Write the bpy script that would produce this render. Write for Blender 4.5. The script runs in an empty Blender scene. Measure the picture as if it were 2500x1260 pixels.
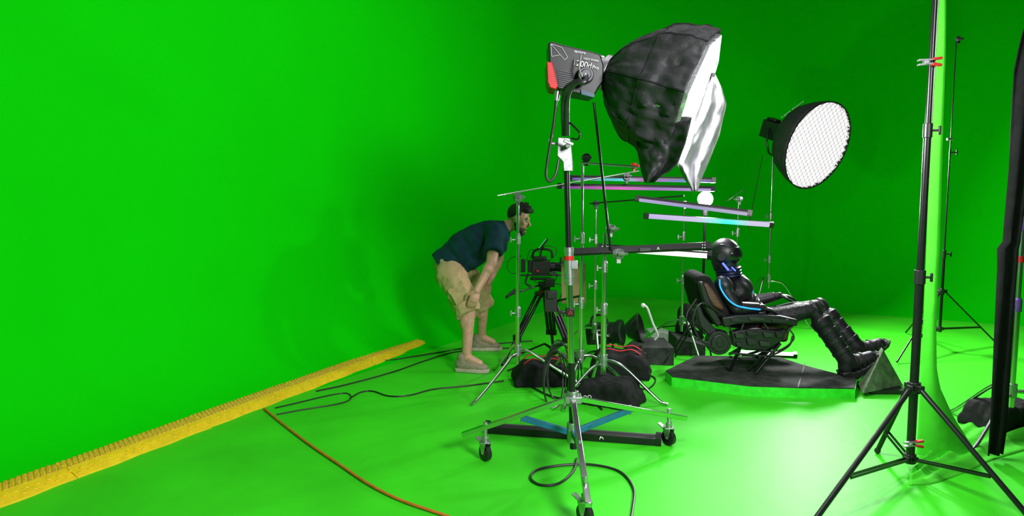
import bpy, bmesh, math, random
from mathutils import Vector, Matrix, noise
random.seed(4)
V=Vector
# ---------------------------------------------------------------- survey helpers
H=1.65; F=1800.0; PIT=math.atan(175/1800)
_s,_c=math.sin(PIT),math.cos(PIT)
def W(px,py,Y):
    "world position of a sighted point whose distance Y into the studio was estimated"
    a=(px-1250)/F; b=(630-py)/F; k=_c+b*_s
    return V((a*Y/k,Y,H+Y*(b*_c-_s)/k))
def G(px,py,z=0.0):
    a=(px-1250)/F; b=(630-py)/F; k=_c+b*_s
    Y=(z-H)*k/(b*_c-_s)
    return V((a*Y/k,Y,z))
col=bpy.context.scene.collection
WL={}
# ---------------------------------------------------------------- materials
def mat(name,c,rough=.5,metal=0,nscale=20,var=.15,bump=0,bscale=60,spec=.5,emis=None,estr=0,alpha=1,coat=0):
    m=bpy.data.materials.new(name); m.use_nodes=True; nt=m.node_tree; b=nt.nodes['Principled BSDF']
    tc=nt.nodes.new('ShaderNodeTexCoord')
    n=nt.nodes.new('ShaderNodeTexNoise'); n.inputs['Scale'].default_value=nscale; n.inputs['Detail'].default_value=4
    nt.links.new(tc.outputs['Object'],n.inputs['Vector'])
    r=nt.nodes.new('ShaderNodeValToRGB'); r.color_ramp.elements[0].position=.3; r.color_ramp.elements[1].position=.7
    r.color_ramp.elements[0].color=(*[x*(1-var) for x in c],1); r.color_ramp.elements[1].color=(*[min(1,x*(1+var)) for x in c],1)
    nt.links.new(n.outputs['Fac'],r.inputs['Fac']); nt.links.new(r.outputs['Color'],b.inputs['Base Color'])
    b.inputs['Roughness'].default_value=rough; b.inputs['Metallic'].default_value=metal
    b.inputs['Specular IOR Level'].default_value=spec
    b.inputs['Coat Weight'].default_value=coat
    if bump:
        n2=nt.nodes.new('ShaderNodeTexNoise'); n2.inputs['Scale'].default_value=bscale; n2.inputs['Detail'].default_value=3
        nt.links.new(tc.outputs['Object'],n2.inputs['Vector'])
        bp=nt.nodes.new('ShaderNodeBump'); bp.inputs['Strength'].default_value=bump; bp.inputs['Distance'].default_value=.02
        nt.links.new(n2.outputs['Fac'],bp.inputs['Height']); nt.links.new(bp.outputs['Normal'],b.inputs['Normal'])
    if emis:
        b.inputs['Emission Color'].default_value=(*emis,1); b.inputs['Emission Strength'].default_value=estr
    return m
def glow(name,stops,strength):
    m=bpy.data.materials.new(name); m.use_nodes=True; nt=m.node_tree; b=nt.nodes['Principled BSDF']
    tc=nt.nodes.new('ShaderNodeTexCoord'); sx=nt.nodes.new('ShaderNodeSeparateXYZ'); r=nt.nodes.new('ShaderNodeValToRGB')
    nt.links.new(tc.outputs['Generated'],sx.inputs[0]); nt.links.new(sx.outputs[0],r.inputs['Fac'])
    e=r.color_ramp.elements
    while len(e)<len(stops): e.new(.5)
    for i,(p,c) in enumerate(stops): e[i].position=p; e[i].color=(*c,1)
    b.inputs['Base Color'].default_value=(.06,.06,.06,1)
    nt.links.new(r.outputs['Color'],b.inputs['Emission Color']); b.inputs['Emission Strength'].default_value=strength
    return m
GW=mat('cyc_wall_paint',(.002,.60,.001),.85,nscale=.7,var=.04,bump=.05,bscale=40,spec=.05)
GF=mat('cyc_floor_paint',(.045,.60,.014),.5,nscale=1.6,var=.12,bump=.12,bscale=9,spec=.25)
GD=mat('green_cloth',(.07,.62,.03),.8,nscale=6,var=.1,bump=.2,bscale=14,spec=.1)
GP=mat('green_board',(.03,.70,.02),.5)
BLK=mat('black_plastic',(.010,.010,.011),.38,nscale=30)
BLM=mat('black_metal',(.012,.012,.013),.28,metal=.3)
BFB=mat('black_fabric',(.012,.012,.013),.85,nscale=12,var=.3,bump=.35,bscale=18,spec=.2)
SBX=mat('softbox_nylon',(.020,.020,.022),.62,nscale=9,var=.3,bump=.7,bscale=8,spec=.4)
CHR=mat('chrome',(.62,.62,.63),.2,metal=1,nscale=5,var=.06)
STL=mat('cast_steel',(.42,.42,.44),.38,metal=.9,nscale=40,var=.2)
DST=mat('dark_steel',(.06,.06,.065),.4,metal=.8)
RED=mat('red_plastic',(.50,.008,.01),.4)
REDF=mat('red_webbing',(.62,.015,.03),.7)
BLU=mat('blue_steel',(.015,.13,.24),.4,metal=.2)
DBL=mat('dark_blue_plastic',(.008,.05,.11),.4)
YEL=mat('yellow_rubber',(.90,.58,.012),.5,nscale=14,var=.14,bump=.15)
YLD=mat('yellow_rubber_tread',(.60,.36,.01),.5,nscale=60,var=.3)
ORG=mat('orange_cable_jacket',(.55,.13,.02),.5)
CBL=mat('black_cable_jacket',(.010,.012,.010),.45)
WHT=mat('white_print',(.75,.75,.75),.5,var=.02)
GRY=mat('grey_fabric',(.60,.59,.61),.6,nscale=7,var=.15,bump=.4,bscale=12)
TRM=mat('grey_trim',(.22,.22,.24),.5)
DIF=mat('diffusion_nylon',(.17,.17,.18),.75,nscale=7,var=.25,bump=.6,bscale=9,spec=.2)
SIL=mat('silver_lining',(.70,.71,.73),.28,metal=.8,nscale=18,var=.25,bump=.9,bscale=12)
SKN=mat('skin',(.50,.27,.18),.5,nscale=30,var=.12,bump=.1)
HAIR=mat('dark_hair',(.012,.010,.009),.6,nscale=90,var=.6,bump=.8,bscale=90)
BRD=mat('greying_beard',(.10,.07,.055),.8,nscale=120,var=.6,bump=.8,bscale=120)
SHRT=mat('teal_cotton',(.006,.040,.058),.85,nscale=10,var=.25,bump=.4,bscale=9,spec=.2)
KHA=mat('khaki_cotton',(.46,.33,.17),.85,nscale=14,var=.14,bump=.45,bscale=12,spec=.2)
SHOE=mat('taupe_knit',(.27,.215,.155),.85,nscale=60,var=.25,bump=.3,bscale=90)
SOLE=mat('shoe_rubber',(.42,.36,.28),.7)
EYE=mat('eye_white',(.5,.5,.5),.3)
LACE=mat('lace_cotton',(.6,.52,.42),.8)
SUIT=mat('suit_leather',(.010,.010,.012),.5,nscale=18,var=.4,bump=.3,bscale=30,spec=.3)
ARM=mat('suit_armour',(.013,.013,.016),.42,nscale=25,var=.3,spec=.45)
VIS=mat('helmet_gloss',(.006,.006,.008),.12,coat=.3)
HSH=mat('helmet_shell_paint',(.012,.012,.014),.4)
NCK=mat('neck_rubber',(.006,.008,.035),.4)
BRN=mat('brown_leather',(.10,.045,.025),.45,nscale=12,bump=.2)
CARP=mat('stage_carpet',(.030,.032,.030),.9,nscale=9,var=.7,bump=.5,bscale=60)
WEDM=mat('wedge_carpet',(.09,.14,.07),.85,nscale=16,var=.5,bump=.3)
TAN=mat('gold_board',(.20,.14,.05),.6,nscale=3)
EMW=mat('lit_white',(.9,.9,.9),.5,emis=(1,.97,.95),estr=3)
EMD=mat('dome_diffuser_white',(.9,.9,.9),.5,emis=(1,.96,.97),estr=4)
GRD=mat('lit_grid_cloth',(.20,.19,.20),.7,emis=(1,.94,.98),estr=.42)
BULB=mat('bulb_glass',(1,1,1),.3,emis=(1,.97,.9),estr=60)
CYAN=mat('cyan_piping',(.02,.30,.7),.4,emis=(.02,.30,.9),estr=1.0)
BLUL=mat('blue_light_strip',(.05,.05,.9),.4,emis=(.04,.06,1),estr=5)
SCR=mat('screen',(.02,.2,.03),.15,emis=(.1,.8,.25),estr=.4)
PURP=mat('purple_collar',(.22,.10,.5),.35,metal=.5)  # plain purple metal of the flag stand collars
# ---------------------------------------------------------------- mesh builder
def frame(d):
    d=d.normalized(); u=V((0,0,1)) if abs(d.z)<.95 else V((1,0,0))
    s=d.cross(u).normalized(); t=s.cross(d).normalized(); return d,s,t
def catmull(p,n=6):
    p=[V(x) for x in p]
    if len(p)<3: return p
    q=[p[0]*2-p[1]]+p+[p[-1]*2-p[-2]]; o=[]
    for i in range(1,len(q)-2):
        a,b,c,d=q[i-1],q[i],q[i+1],q[i+2]
        for k in range(n):
            t=k/n
            o.append(.5*((2*b)+(c-a)*t+(2*a-5*b+4*c-d)*t*t+(3*b-a-3*c+d)*t**3))
    o.append(p[-1]); return o
class MB:
    def __init__(s): s.v=[];s.f=[];s.m=[]
    def add(s,vs,fs,mi=0):
        o=len(s.v); s.v+= [V(x) for x in vs]
        for f in fs: s.f.append([i+o for i in f]); s.m.append(mi)
        return s
    def box(s,c,size,R=None,mi=0):
        R=R or Matrix.Identity(3); c=V(c); x,y,z=[k/2 for k in size]
        vs=[c+R@V((i*x,j*y,k*z)) for i in(-1,1) for j in(-1,1) for k in(-1,1)]
        return s.add(vs,[(0,1,3,2),(4,6,7,5),(0,4,5,1),(2,3,7,6),(0,2,6,4),(1,5,7,3)],mi)
    def beam(s,p,q,w,h,mi=0,up=None):
        p,q=V(p),V(q); d=(q-p).normalized(); up=V(up) if up else V((0,0,1))
        if abs(d.dot(up))>.98: up=V((0,1,0))
        sd=d.cross(up).normalized(); t=sd.cross(d)
        vs=[o+sd*i*w/2+t*j*h/2 for o in(p,q) for i,j in((-1,-1),(1,-1),(1,1),(-1,1))]
        return s.add(vs,[(3,2,1,0),(4,5,6,7),(0,1,5,4),(1,2,6,5),(2,3,7,6),(3,0,4,7)],mi)
    def cone(s,p,q,r1,r2=None,seg=14,mi=0):
        r2=r1 if r2 is None else r2; p,q=V(p),V(q); d,a,b=frame(q-p); vs=[]
        for o,r in((p,r1),(q,r2)):
            for i in range(seg):
                t=2*math.pi*i/seg; vs.append(o+(a*math.cos(t)+b*math.sin(t))*r)
        fs=[(i,(i+1)%seg,seg+(i+1)%seg,seg+i) for i in range(seg)]
        fs+=[tuple(range(seg))[::-1],tuple(range(seg,2*seg))]
        return s.add(vs,fs,mi)
    def tube(s,pts,r,seg=8,mi=0,sm=0):
        pts=catmull(pts,sm) if sm else [V(x) for x in pts]
        n=len(pts); rs=r if isinstance(r,(list,tuple)) else [r]*n
        if len(rs)!=n: rs=[rs[min(len(rs)-1,int(i*(len(rs)-1)/(n-1)+.5))] for i in range(n)]
        d0=(pts[1]-pts[0]).normalized(); _,a,b=frame(d0); vs=[]
        for i,p in enumerate(pts):
            d=(pts[min(i+1,n-1)]-pts[max(i-1,0)]).normalized()
            a=(a-d*a.dot(d)).normalized(); b=d.cross(a)
            for k in range(seg):
                t=2*math.pi*k/seg; vs.append(p+(a*math.cos(t)+b*math.sin(t))*rs[i])
        fs=[(i*seg+k,i*seg+(k+1)%seg,(i+1)*seg+(k+1)%seg,(i+1)*seg+k) for i in range(n-1) for k in range(seg)]
        fs+=[tuple(range(seg))[::-1],tuple(range((n-1)*seg,n*seg))]
        return s.add(vs,fs,mi)
    def sph(s,c,r,R=None,seg=16,rings=10,mi=0):
        R=R or Matrix.Identity(3); c=V(c); r=r if isinstance(r,(tuple,list)) else (r,r,r)
        vs=[c+R@V((0,0,r[2]))]
        for i in range(1,rings):
            ph=math.pi*i/rings
            for k in range(seg):
                t=2*math.pi*k/seg
                vs.append(c+R@V((r[0]*math.sin(ph)*math.cos(t),r[1]*math.sin(ph)*math.sin(t),r[2]*math.cos(ph))))
        vs.append(c+R@V((0,0,-r[2]))); L=len(vs)-1
        fs=[(0,1+k,1+(k+1)%seg) for k in range(seg)]
        for i in range(rings-2):
            for k in range(seg):
                a=1+i*seg; fs.append((a+k,a+seg+k,a+seg+(k+1)%seg,a+(k+1)%seg))
        a=1+(rings-2)*seg; fs+=[(a+k,L,a+(k+1)%seg) for k in range(seg)]
        return s.add(vs,fs,mi)
    def slab(s,pts,ext,mi=0):
        ext=V(ext); n=len(pts); vs=[V(p) for p in pts]+[V(p)+ext for p in pts]
        fs=[tuple(range(n)),tuple(range(n,2*n))[::-1]]+[(i,n+i,n+(i+1)%n,(i+1)%n) for i in range(n)]
        return s.add(vs,fs,mi)
    def cap(s,p,q,r1,r2=None,seg=14):
        r2=r1 if r2 is None else r2
        s.cone(p,q,r1,r2,seg); s.sph(p,r1,seg=seg,rings=8); s.sph(q,r2,seg=seg,rings=8); return s
    def grid(s,rows,mi=0):
        n=len(rows[0]); vs=[p for r in rows for p in r]
        return s.add(vs,[(i*n+k,i*n+k+1,(i+1)*n+k+1,(i+1)*n+k) for i in range(len(rows)-1) for k in range(n-1)],mi)
    def lathe(s,o,d,prof,seg=32,mi=0,phase=0,mod=None):
        o=V(o); d,a,b=frame(V(d)); vs=[]
        for j,(t,r) in enumerate(prof):
            for k in range(seg):
                th=2*math.pi*k/seg+phase; rr=r*(mod(th,t) if mod else 1)
                vs.append(o+d*t+(a*math.cos(th)+b*math.sin(th))*rr)
        return s.add(vs,[(j*seg+k,j*seg+(k+1)%seg,(j+1)*seg+(k+1)%seg,(j+1)*seg+k) for j in range(len(prof)-1) for k in range(seg)],mi)
    def obj(s,name,mats,parent=None,bevel=0,sharp=40,solid=0,recalc=True,subd=0,**kw):
        me=bpy.data.meshes.new(name); me.from_pydata([tuple(v) for v in s.v],[],s.f)
        mats=mats if isinstance(mats,(list,tuple)) else [mats]
        for m in mats: me.materials.append(m)
        for p,mi in zip(me.polygons,s.m): p.material_index=mi
        if recalc:
            bm=bmesh.new(); bm.from_mesh(me); bmesh.ops.recalc_face_normals(bm,faces=bm.faces); bm.to_mesh(me); bm.free()
        return finish(me,name,parent,bevel,sharp,solid,subd,**kw)
    def remesh(s,name,m,parent=None,vox=.01,smooth=4,**kw):
        me=bpy.data.meshes.new(name+'_src'); me.from_pydata([tuple(v) for v in s.v],[],s.f)
        bm=bmesh.new(); bm.from_mesh(me); bmesh.ops.recalc_face_normals(bm,faces=bm.faces); bm.to_mesh(me); bm.free()
        o=bpy.data.objects.new('tmp',me); col.objects.link(o)
        md=o.modifiers.new('r','REMESH'); md.mode='VOXEL'; md.voxel_size=vox
        dg=bpy.context.evaluated_depsgraph_get(); dg.update()
        m2=bpy.data.meshes.new_from_object(o.evaluated_get(dg)); m2.name=name
        bpy.data.objects.remove(o,do_unlink=True)
        bm=bmesh.new(); bm.from_mesh(m2)
        for _ in range(smooth): bmesh.ops.smooth_vert(bm,verts=bm.verts,factor=.5,use_axis_x=True,use_axis_y=True,use_axis_z=True)
        bm.to_mesh(m2); bm.free(); m2.materials.clear(); m2.materials.append(m)
        return finish(m2,name,parent,0,180,0,0,**kw)
def finish(me,name,parent,bevel,sharp,solid,subd,label=None,category=None,group=None,kind=None,keep=False):
    if me.vertices:
        xs=[v.co for v in me.vertices]
        lo=V([min(c[i] for c in xs) for i in range(3)]); hi=V([max(c[i] for c in xs) for i in range(3)])
        o0=(lo+hi)/2
        if parent is None: o0.z=lo.z
        me.transform(Matrix.Translation(-o0))
    me.polygons.foreach_set('use_smooth',[True]*len(me.polygons))
    try: me.set_sharp_from_angle(angle=math.radians(sharp))
    except Exception: pass
    me.update()
    o=bpy.data.objects.new(name,me); col.objects.link(o); WL[o]=o0.copy()
    if parent: o.parent=parent; o.location=o0-WL[parent]
    else: o.location=o0
    if bevel:
        b=o.modifiers.new('b','BEVEL'); b.width=bevel; b.segments=2; b.limit_method='ANGLE'; b.angle_limit=math.radians(40)
    if solid:
        b=o.modifiers.new('s','SOLIDIFY'); b.thickness=solid
    for k,v in(('label',label),('category',category),('group',group),('kind',kind)):
        if v: o[k]=v
    return o
def top(name,loc,label,category,group=None):
    e=bpy.data.objects.new(name,None); e.empty_display_size=.1; e.location=loc; col.objects.link(e); WL[e]=V(loc)
    e['label']=label; e['category']=category
    if group: e['group']=group
    return e
def text(s,c,size,m,parent,name='lettering',ry=0,R=None,shear=0):
    cu=bpy.data.curves.new('t','FONT'); cu.body=s; cu.size=size; cu.align_x='CENTER'; cu.align_y='CENTER'; cu.extrude=.0008; cu.shear=shear
    o=bpy.data.objects.new('t',cu); col.objects.link(o)
    dg=bpy.context.evaluated_depsgraph_get(); dg.update()
    me=bpy.data.meshes.new_from_object(o.evaluated_get(dg)); bpy.data.objects.remove(o,do_unlink=True)
    R4=(R.to_4x4() if R else Matrix.Rotation(ry,4,'Y')@Matrix.Rotation(math.pi/2,4,'X'))
    me.transform(Matrix.Translation(V(c))@R4); me.name=name; me.materials.clear(); me.materials.append(m)
    return finish(me,name,parent,0,30,0,0)
# ---------------------------------------------------------------- room
dL=V((.476,.88,0)).normalized(); nL=V((dL.y,-dL.x,0)); dB=V((dL.y,-dL.x,0)); nB=V((-dL.x,-dL.y,0))
C=V((.95,12.3,0)); Rc=1.7; RC=.8
prof=[(RC-RC*math.sin(t),RC-RC*math.cos(t)) for t in [math.pi/2*i/14 for i in range(15)]]+[(0,2.5),(0,4.5),(0,6.2)]
cen=C+(nL+nB)*Rc
L=[(C-dL*18+dL*i*1.0,nL) for i in range(0,17)]
arc=[(cen-(nL*math.cos(t)+nB*math.sin(t))*Rc,nL*math.cos(t)+nB*math.sin(t)) for t in [math.pi/2*i/16 for i in range(17)]]
B=[(C+dB*(Rc+i),nB) for i in range(1,14)]
def wall(path,name):
    m=MB(); m.grid([[p+n*d+V((0,0,z)) for d,z in prof] for p,n in path])
    return m.obj(name,GW,kind='structure',recalc=False,sharp=80)
wall(L+arc[:9],'wall_left'); wall(arc[8:]+B,'wall_back')
m=MB(); m.box((2,5.5,-.05),(26,24,.1)); m.obj('floor',GF,kind='structure')
# ---------------------------------------------------------------- cable ramps
p0=G(0,1240); p1=G(1045,842); dr=(p1-p0).normalized(); nr=V((-dr.y,dr.x,0)); start=p0-dr*.55
seglen=((p1-start).length)/5
for i in range(5):
    a=start+dr*seglen*i+nr*random.uniform(-.012,.012); m=MB()
    pr=[(0,0),(0,.008),(.085,.048),(.215,.048),(.30,.008),(.30,0)]
    n=12; rows=[]
    for k in range(n+1):
        o=a+dr*(seglen-.006)*k/n+nr*(.006*math.sin(k*1.3+i)); rows.append([o+nr*x+V((0,0,z)) for x,z in pr]+[o])
    m.grid(rows); m.add(rows[0][:6],[tuple(range(6))]); m.add(rows[-1][:6],[tuple(range(6))[::-1]])
    body=m.obj('cable_ramp',[YEL],label='long yellow rubber cable protector ramp lying on the green floor',category='cable ramp',group='yellow cable ramps in a row')
    m=MB(); nb=int(seglen/.034)
    for k in range(nb):
        for r_,(x,z) in enumerate(((.10,.05),(.128,.05),(.156,.05),(.184,.05),(.206,.05))):
            o=a+dr*(.02+k*.034+(.017 if r_%2 else 0))+nr*x
            m.cone(o+V((0,0,z-.004)),o+V((0,0,z+.005)),.0125,.009,seg=6)
    m.obj('tread',YLD,parent=body,label='raised hexagonal tread')
    m=MB()
    for k in range(int(seglen/.06)):
        for x,z in((.03,.0205),(.058,.0345)):
            o=a+dr*(.03+k*.06+(.03 if x>.04 else 0))+nr*x
            m.cone(o+V((0,0,z)),o+V((0,0,z+.005)),.012,.008,seg=6)
    m.obj('lower_tread',YEL,parent=body)
# ---------------------------------------------------------------- cables
def cable(pts,r,m_,label,name='power_cable'):
    ps=[G(x,y,r+.001) for x,y in pts]
    MB().tube(ps,r,seg=8,sm=8).obj(name,m_,label=label,category='cable')
cable([(645,998),(690,1035),(760,1088),(830,1135),(900,1182),(980,1222),(1090,1260),(1150,1285)],.0085,ORG,'orange extension cord snaking across the green floor','extension_cord')
cable([(772,955),(850,938),(960,908),(1040,880),(1120,858),(1240,850),(1290,858)],.006,CBL,'thin black power cable running from the ramp to the tripod')
cable([(905,876),(945,880),(1000,872),(1050,864),(1120,852),(1180,842),(1300,832)],.006,CBL,'thin black power cable beside the end of the ramp')
cable([(675,1012),(740,1000),(830,985),(857,972),(845,960),(800,966),(720,985),(672,996)],.005,CBL,'black cable folded into a narrow loop on the floor')
cable([(855,972),(880,958),(910,955),(950,967),(1000,965),(1060,950),(1140,942),(1230,930)],.006,CBL,'wavy black cable running over the green floor')
cable([(1408,1120),(1400,1150),(1365,1180),(1320,1184),(1296,1168),(1312,1147),(1370,1136),(1440,1134),(1510,1150),(1546,1190),(1545,1240),(1535,1290)],.0075,CBL,'black power cable looping around the rolling stand caster')
cable([(1560,815),(1610,800),(1650,795),(1700,790)],.006,CBL,'thin black cable on the floor behind the seat')
cable([(1280,935),(1340,965),(1400,978),(1450,985),(1470,1000)],.007,CBL,'black cable lying between the sandbags')
cable([(1240,905),(1300,880),(1370,870),(1420,880),(1440,860),(1500,850)],.007,CBL,'black cable running under the grip stands')
cable([(1560,905),(1600,925),(1580,950),(1540,940)],.006,CBL,'short black cable end beside a sandbag')
# ---------------------------------------------------------------- stands
def griphead(p,parent,d=(0,1,0),s=1.0,mt=STL):
    p=V(p); d=V(d).normalized(); _,a,b=frame(d); m=MB()
    for k in(-.022,-.008,.006): m.cone(p+d*k*s,p+d*(k+.012)*s,.03*s,.032*s,seg=18)
    m.cone(p-d*.03*s,p+d*.032*s,.012*s,seg=10)
    m.box(p-V((0,0,.036*s)),(.026*s,.03*s,.04*s))
    m.obj('grip_head',mt,parent,bevel=.002)
    m=MB(); q=p+d*.045*s
    m.cone(p+d*.03*s,q,.007*s); m.beam(q-a*.034*s,q+a*.034*s,.012*s,.016*s); m.cone(q-d*.008*s,q+d*.012*s,.013*s,seg=8)
    m.obj('knob',mt,parent,bevel=.002)
def rod(p,q,parent,r=.008,mt=CHR,name='grip_arm'):
    MB().cone(p,q,r,seg=10).obj(name,mt,parent)
def cstand(x,y,h,label,feet=(200,320,80),span=.5,lh=.28,r=.0175,mt=CHR,secs=(.45,.75),name='light_stand',cap=True,group=None,colm=None):
    e=top(name,(x,y,0),label,'light stand',group)
    for k,a in enumerate(feet):
        t=math.radians(a); d=V((math.cos(t),math.sin(t),0)); z=lh+.03*k; o=V((x,y,0))
        MB().tube([o+d*.02+V((0,0,z)),o+d*.09+V((0,0,z-.005)),o+d*.2+V((0,0,z-.07)),o+d*span*.85+V((0,0,.04)),o+d*span+V((0,0,.012))],.0125,seg=10,sm=4).obj('leg',mt,e)
    m=MB(); m.cone((x,y,lh-.015),(x,y,lh+.078),r+.012,seg=16); m.obj('hub',STL,e,bevel=.002)
    z0=lh-.08; zs=[z0]+[h*s for s in secs]+[h]; rr=r
    for k in range(len(zs)-1):
        MB().cone((x,y,zs[k]),(x,y,zs[k+1]),rr,seg=16).obj('column_section',mt,e)
        if k<len(zs)-2:
            z=zs[k+1]; m=MB(); m.cone((x,y,z-.045),(x,y,z+.03),rr+.007,seg=16); m.cone((x,y,z-.01),(x-.05,y-.01,z-.01),.006); m.box((x-.055,y-.01,z-.01),(.012,.012,.045)); m.cone((x,y,z+.03),(x,y,z+.045),rr+.007,rr,seg=16)
            m.obj('locking_collar',colm or STL,e,bevel=.002)
        rr*=.82
    return e
Xa,Ya=W(1264,700,5.95).x,5.95
A=cstand(Xa,Ya,1.50,'chrome grip stand in front of the bent-over man',feet=(236,350,110),span=.63,secs=(.42,.82),r=.0175)
griphead((Xa,Ya,1.56),A,(.3,-1,.1),1.15)
rod(W(1214,478,5.9),W(1560,418,6.1),A,.007)
XB=W(1420,600,5.75).x
Bs=cstand(XB,5.75,1.84,'tall chrome grip stand holding the upper tube lights',feet=(250,10,130),secs=(.4,.68),r=.0175)
griphead((XB+.03,5.75,1.87),Bs,(0,-1,0),1.1,DST); rod(W(1415,397,5.7),W(1560,408,6.0),Bs,.009)
g=W(1530,432,6.02); griphead(g,Bs,(0,-1,.2),1.0,DST); g=W(1548,405,6.02); griphead(g,Bs,(1,-1,0),.8,RED)
m=MB(); m.slab([W(x,y,6.0) for x,y in((1370,645),(1430,642),(1431,740),(1372,742))],(0,.012,0)); m.obj('reflector_card',TAN,Bs,label='small gold reflector card')
m=MB(); m.box(W(1345,735,5.9),(.10,.06,.17)); m.box(W(1345,720,5.86),(.06,.03,.06)); m.tube([W(1360,735,5.9),W(1390,728,5.8),W(1420,722,5.75)],.01,sm=3); m.obj('battery_plate',BLK,Bs,bevel=.006)
XC=W(1453,650,6.9).x
Cs=cstand(XC,6.9,1.45,'chrome grip stand reaching a thin arm towards the tube lights',feet=(30,150,270),secs=(.5,.8),r=.014)
griphead((XC,6.88,1.49),Cs,(0,-1,0),.95,DST); rod(W(1440,497,6.85),W(1670,478,6.3),Cs,.007,DST)
XD=W(1475,700,5.6).x
Ds=cstand(XD,5.6,1.30,'chrome grip stand weighed down with black sandbags',feet=(215,340,95),span=.5,secs=(.55,.8),r=.022)
griphead((XD+.04,5.58,1.33),Ds,(.6,-1,0),1.1)
rod(W(1450,250,5.55),W(1491,612,5.5),Ds,.010,BLM,'extension_rod')
griphead(W(1510,620,5.5),Ds,(.5,-1,.1),1.25)
XE=W(1667,650,7.3).x
Es=cstand(XE,7.3,1.45,'thin chrome stand standing behind the racing seat',feet=(30,150,280),secs=(.5,.8),r=.013)
griphead((XE,7.28,1.48),Es,(0,-1,0),.9)
XF=W(1801,560,7.5).x
Fs=cstand(XF,7.5,1.48,'thin chrome stand with a grip head behind the helmeted figure',feet=(20,140,260),secs=(.5,.8),r=.012)
griphead((XF,7.48,1.52),Fs,(-1,-.6,0),1.0); rod(W(1772,492,7.4),W(1814,464,7.6),Fs,.006)
# ---------------------------------------------------------------- rolling stand + big light
mx,my=W(1398,1000,4.25).x,4.25
R_=top('rolling_light_stand',(mx,my,0),'tall chrome rolling stand with blue braces and rubber casters','light stand')
wl=G(1185,1125); wr=G(1632,1087); wn=G(1428,1278); hubz=.40
def caster(p):
    m=MB(); ax=V((.8,.6,0)).normalized()
    m2=MB(); m2.cone(p+V((0,0,.05))-ax*.014,p+V((0,0,.05))+ax*.014,.05,seg=24); m2.cone(p+V((0,0,.05))-ax*.016,p+V((0,0,.05))+ax*.016,.03,seg=18)
    f=V((-ax.y,ax.x,0))
    for sgn in(-1,1): m.slab([p+ax*sgn*.02+f*u+V((0,0,w)) for u,w in((-.012,.045),(.012,.045),(.035,.115),(-.03,.115))],ax*sgn*.003)
    m.box(p+V((0,0,.117)),(.06,.06,.008)); m.cone(p+V((0,0,.12)),p+V((0,0,.15)),.02); m.cone(p+V((0,0,.05))-ax*.026,p+V((0,0,.05))+ax*.026,.007)
    m.beam(p+V((0,0,.10))+f*.02,p+V((0,0,.125))+f*.085,.03,.006)
    m.cone(p+V((0,0,.15)),p+V((0,0,.24)),.013)
    c=m.obj('caster',STL,R_,bevel=.001); m2.obj('wheel',BLK,c)
for w in(wl,wr,wn):
    caster(w); o=V((mx,my,hubz)); d=(w-V((mx,my,0))); e=w+V((0,0,.185)); ext=d.normalized()*.14
    MB().beam(o+d.normalized()*.03,e+ext-V((0,0,.03)),.03,.03).obj('leg',CHR,R_,bevel=.003)
    q=o.lerp(e,.58)
    MB().beam(q,V((mx,my,.20))+d.normalized()*.02,.02,.036).obj('brace',BLU,R_,bevel=.002)
    m=MB(); m.cone(q-V((0,0,.03)),q+V((0,0,.03)),.008); m.obj('bolt',STL,R_)
m=MB(); m.cone((mx,my,.36),(mx,my,.45),.034,seg=20); m.box((mx,my,.405),(.1,.1,.04)); m.obj('hub',STL,R_,bevel=.004)
m=MB(); m.cone((mx,my,.14),(mx,my,.26),.032,seg=20); m.obj('lower_collar',STL,R_,bevel=.004)
topx=W(1384,400,4.25).x
def mp(z): return V((mx+(topx-mx)*(z-.3)/1.4,my,z))
zz=[.1,.62,1.28,1.74]
for k,(r,mm) in enumerate(((.021,BLM),(.019,CHR),(.0165,BLM))):
    MB().cone(mp(zz[k]),mp(zz[k+1]),r,seg=20).obj('column_section',mm,R_)
m=MB(); m.cone(mp(1.08),mp(1.30),.028,seg=20); m.cone(mp(1.12),mp(1.14),.031,seg=20); m.cone(mp(1.27),mp(1.29),.031,seg=20); m.box(mp(1.2)+V((.03,-.02,0)),(.04,.02,.05)); m.obj('locking_collar',STL,R_,bevel=.002)
MB().cone(mp(1.225),mp(1.25),.0295,seg=20).obj('collar_ring',RED,R_)
m=MB(); m.box(mp(.92),(.05,.05,.05)); m.box(mp(.92)+V((-.05,-.01,0)),(.05,.02,.02)); m.obj('cable_clip',BLK,R_,bevel=.004)
text('A',mp(.92)+V((.0,-.027,0)),.04,RED,R_,'emblem')
m=MB(); m.slab([W(x,y,4.21) for x,y in((1362,335),(1393,337),(1398,392),(1399,418),(1376,418),(1374,395),(1360,380))],(0,.08,0)); m.cone(W(1360,352,4.25),W(1342,350,4.25),.009); m.box(W(1342,350,4.25),(.015,.02,.05))
m.cone(W(1386,356,4.25),W(1386,356,4.14),.014); m.box(W(1388,348,4.14),(.06,.014,.018),Matrix.Rotation(.4,3,'Y')); m.obj('receiver',STL,R_,bevel=.004)
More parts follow.
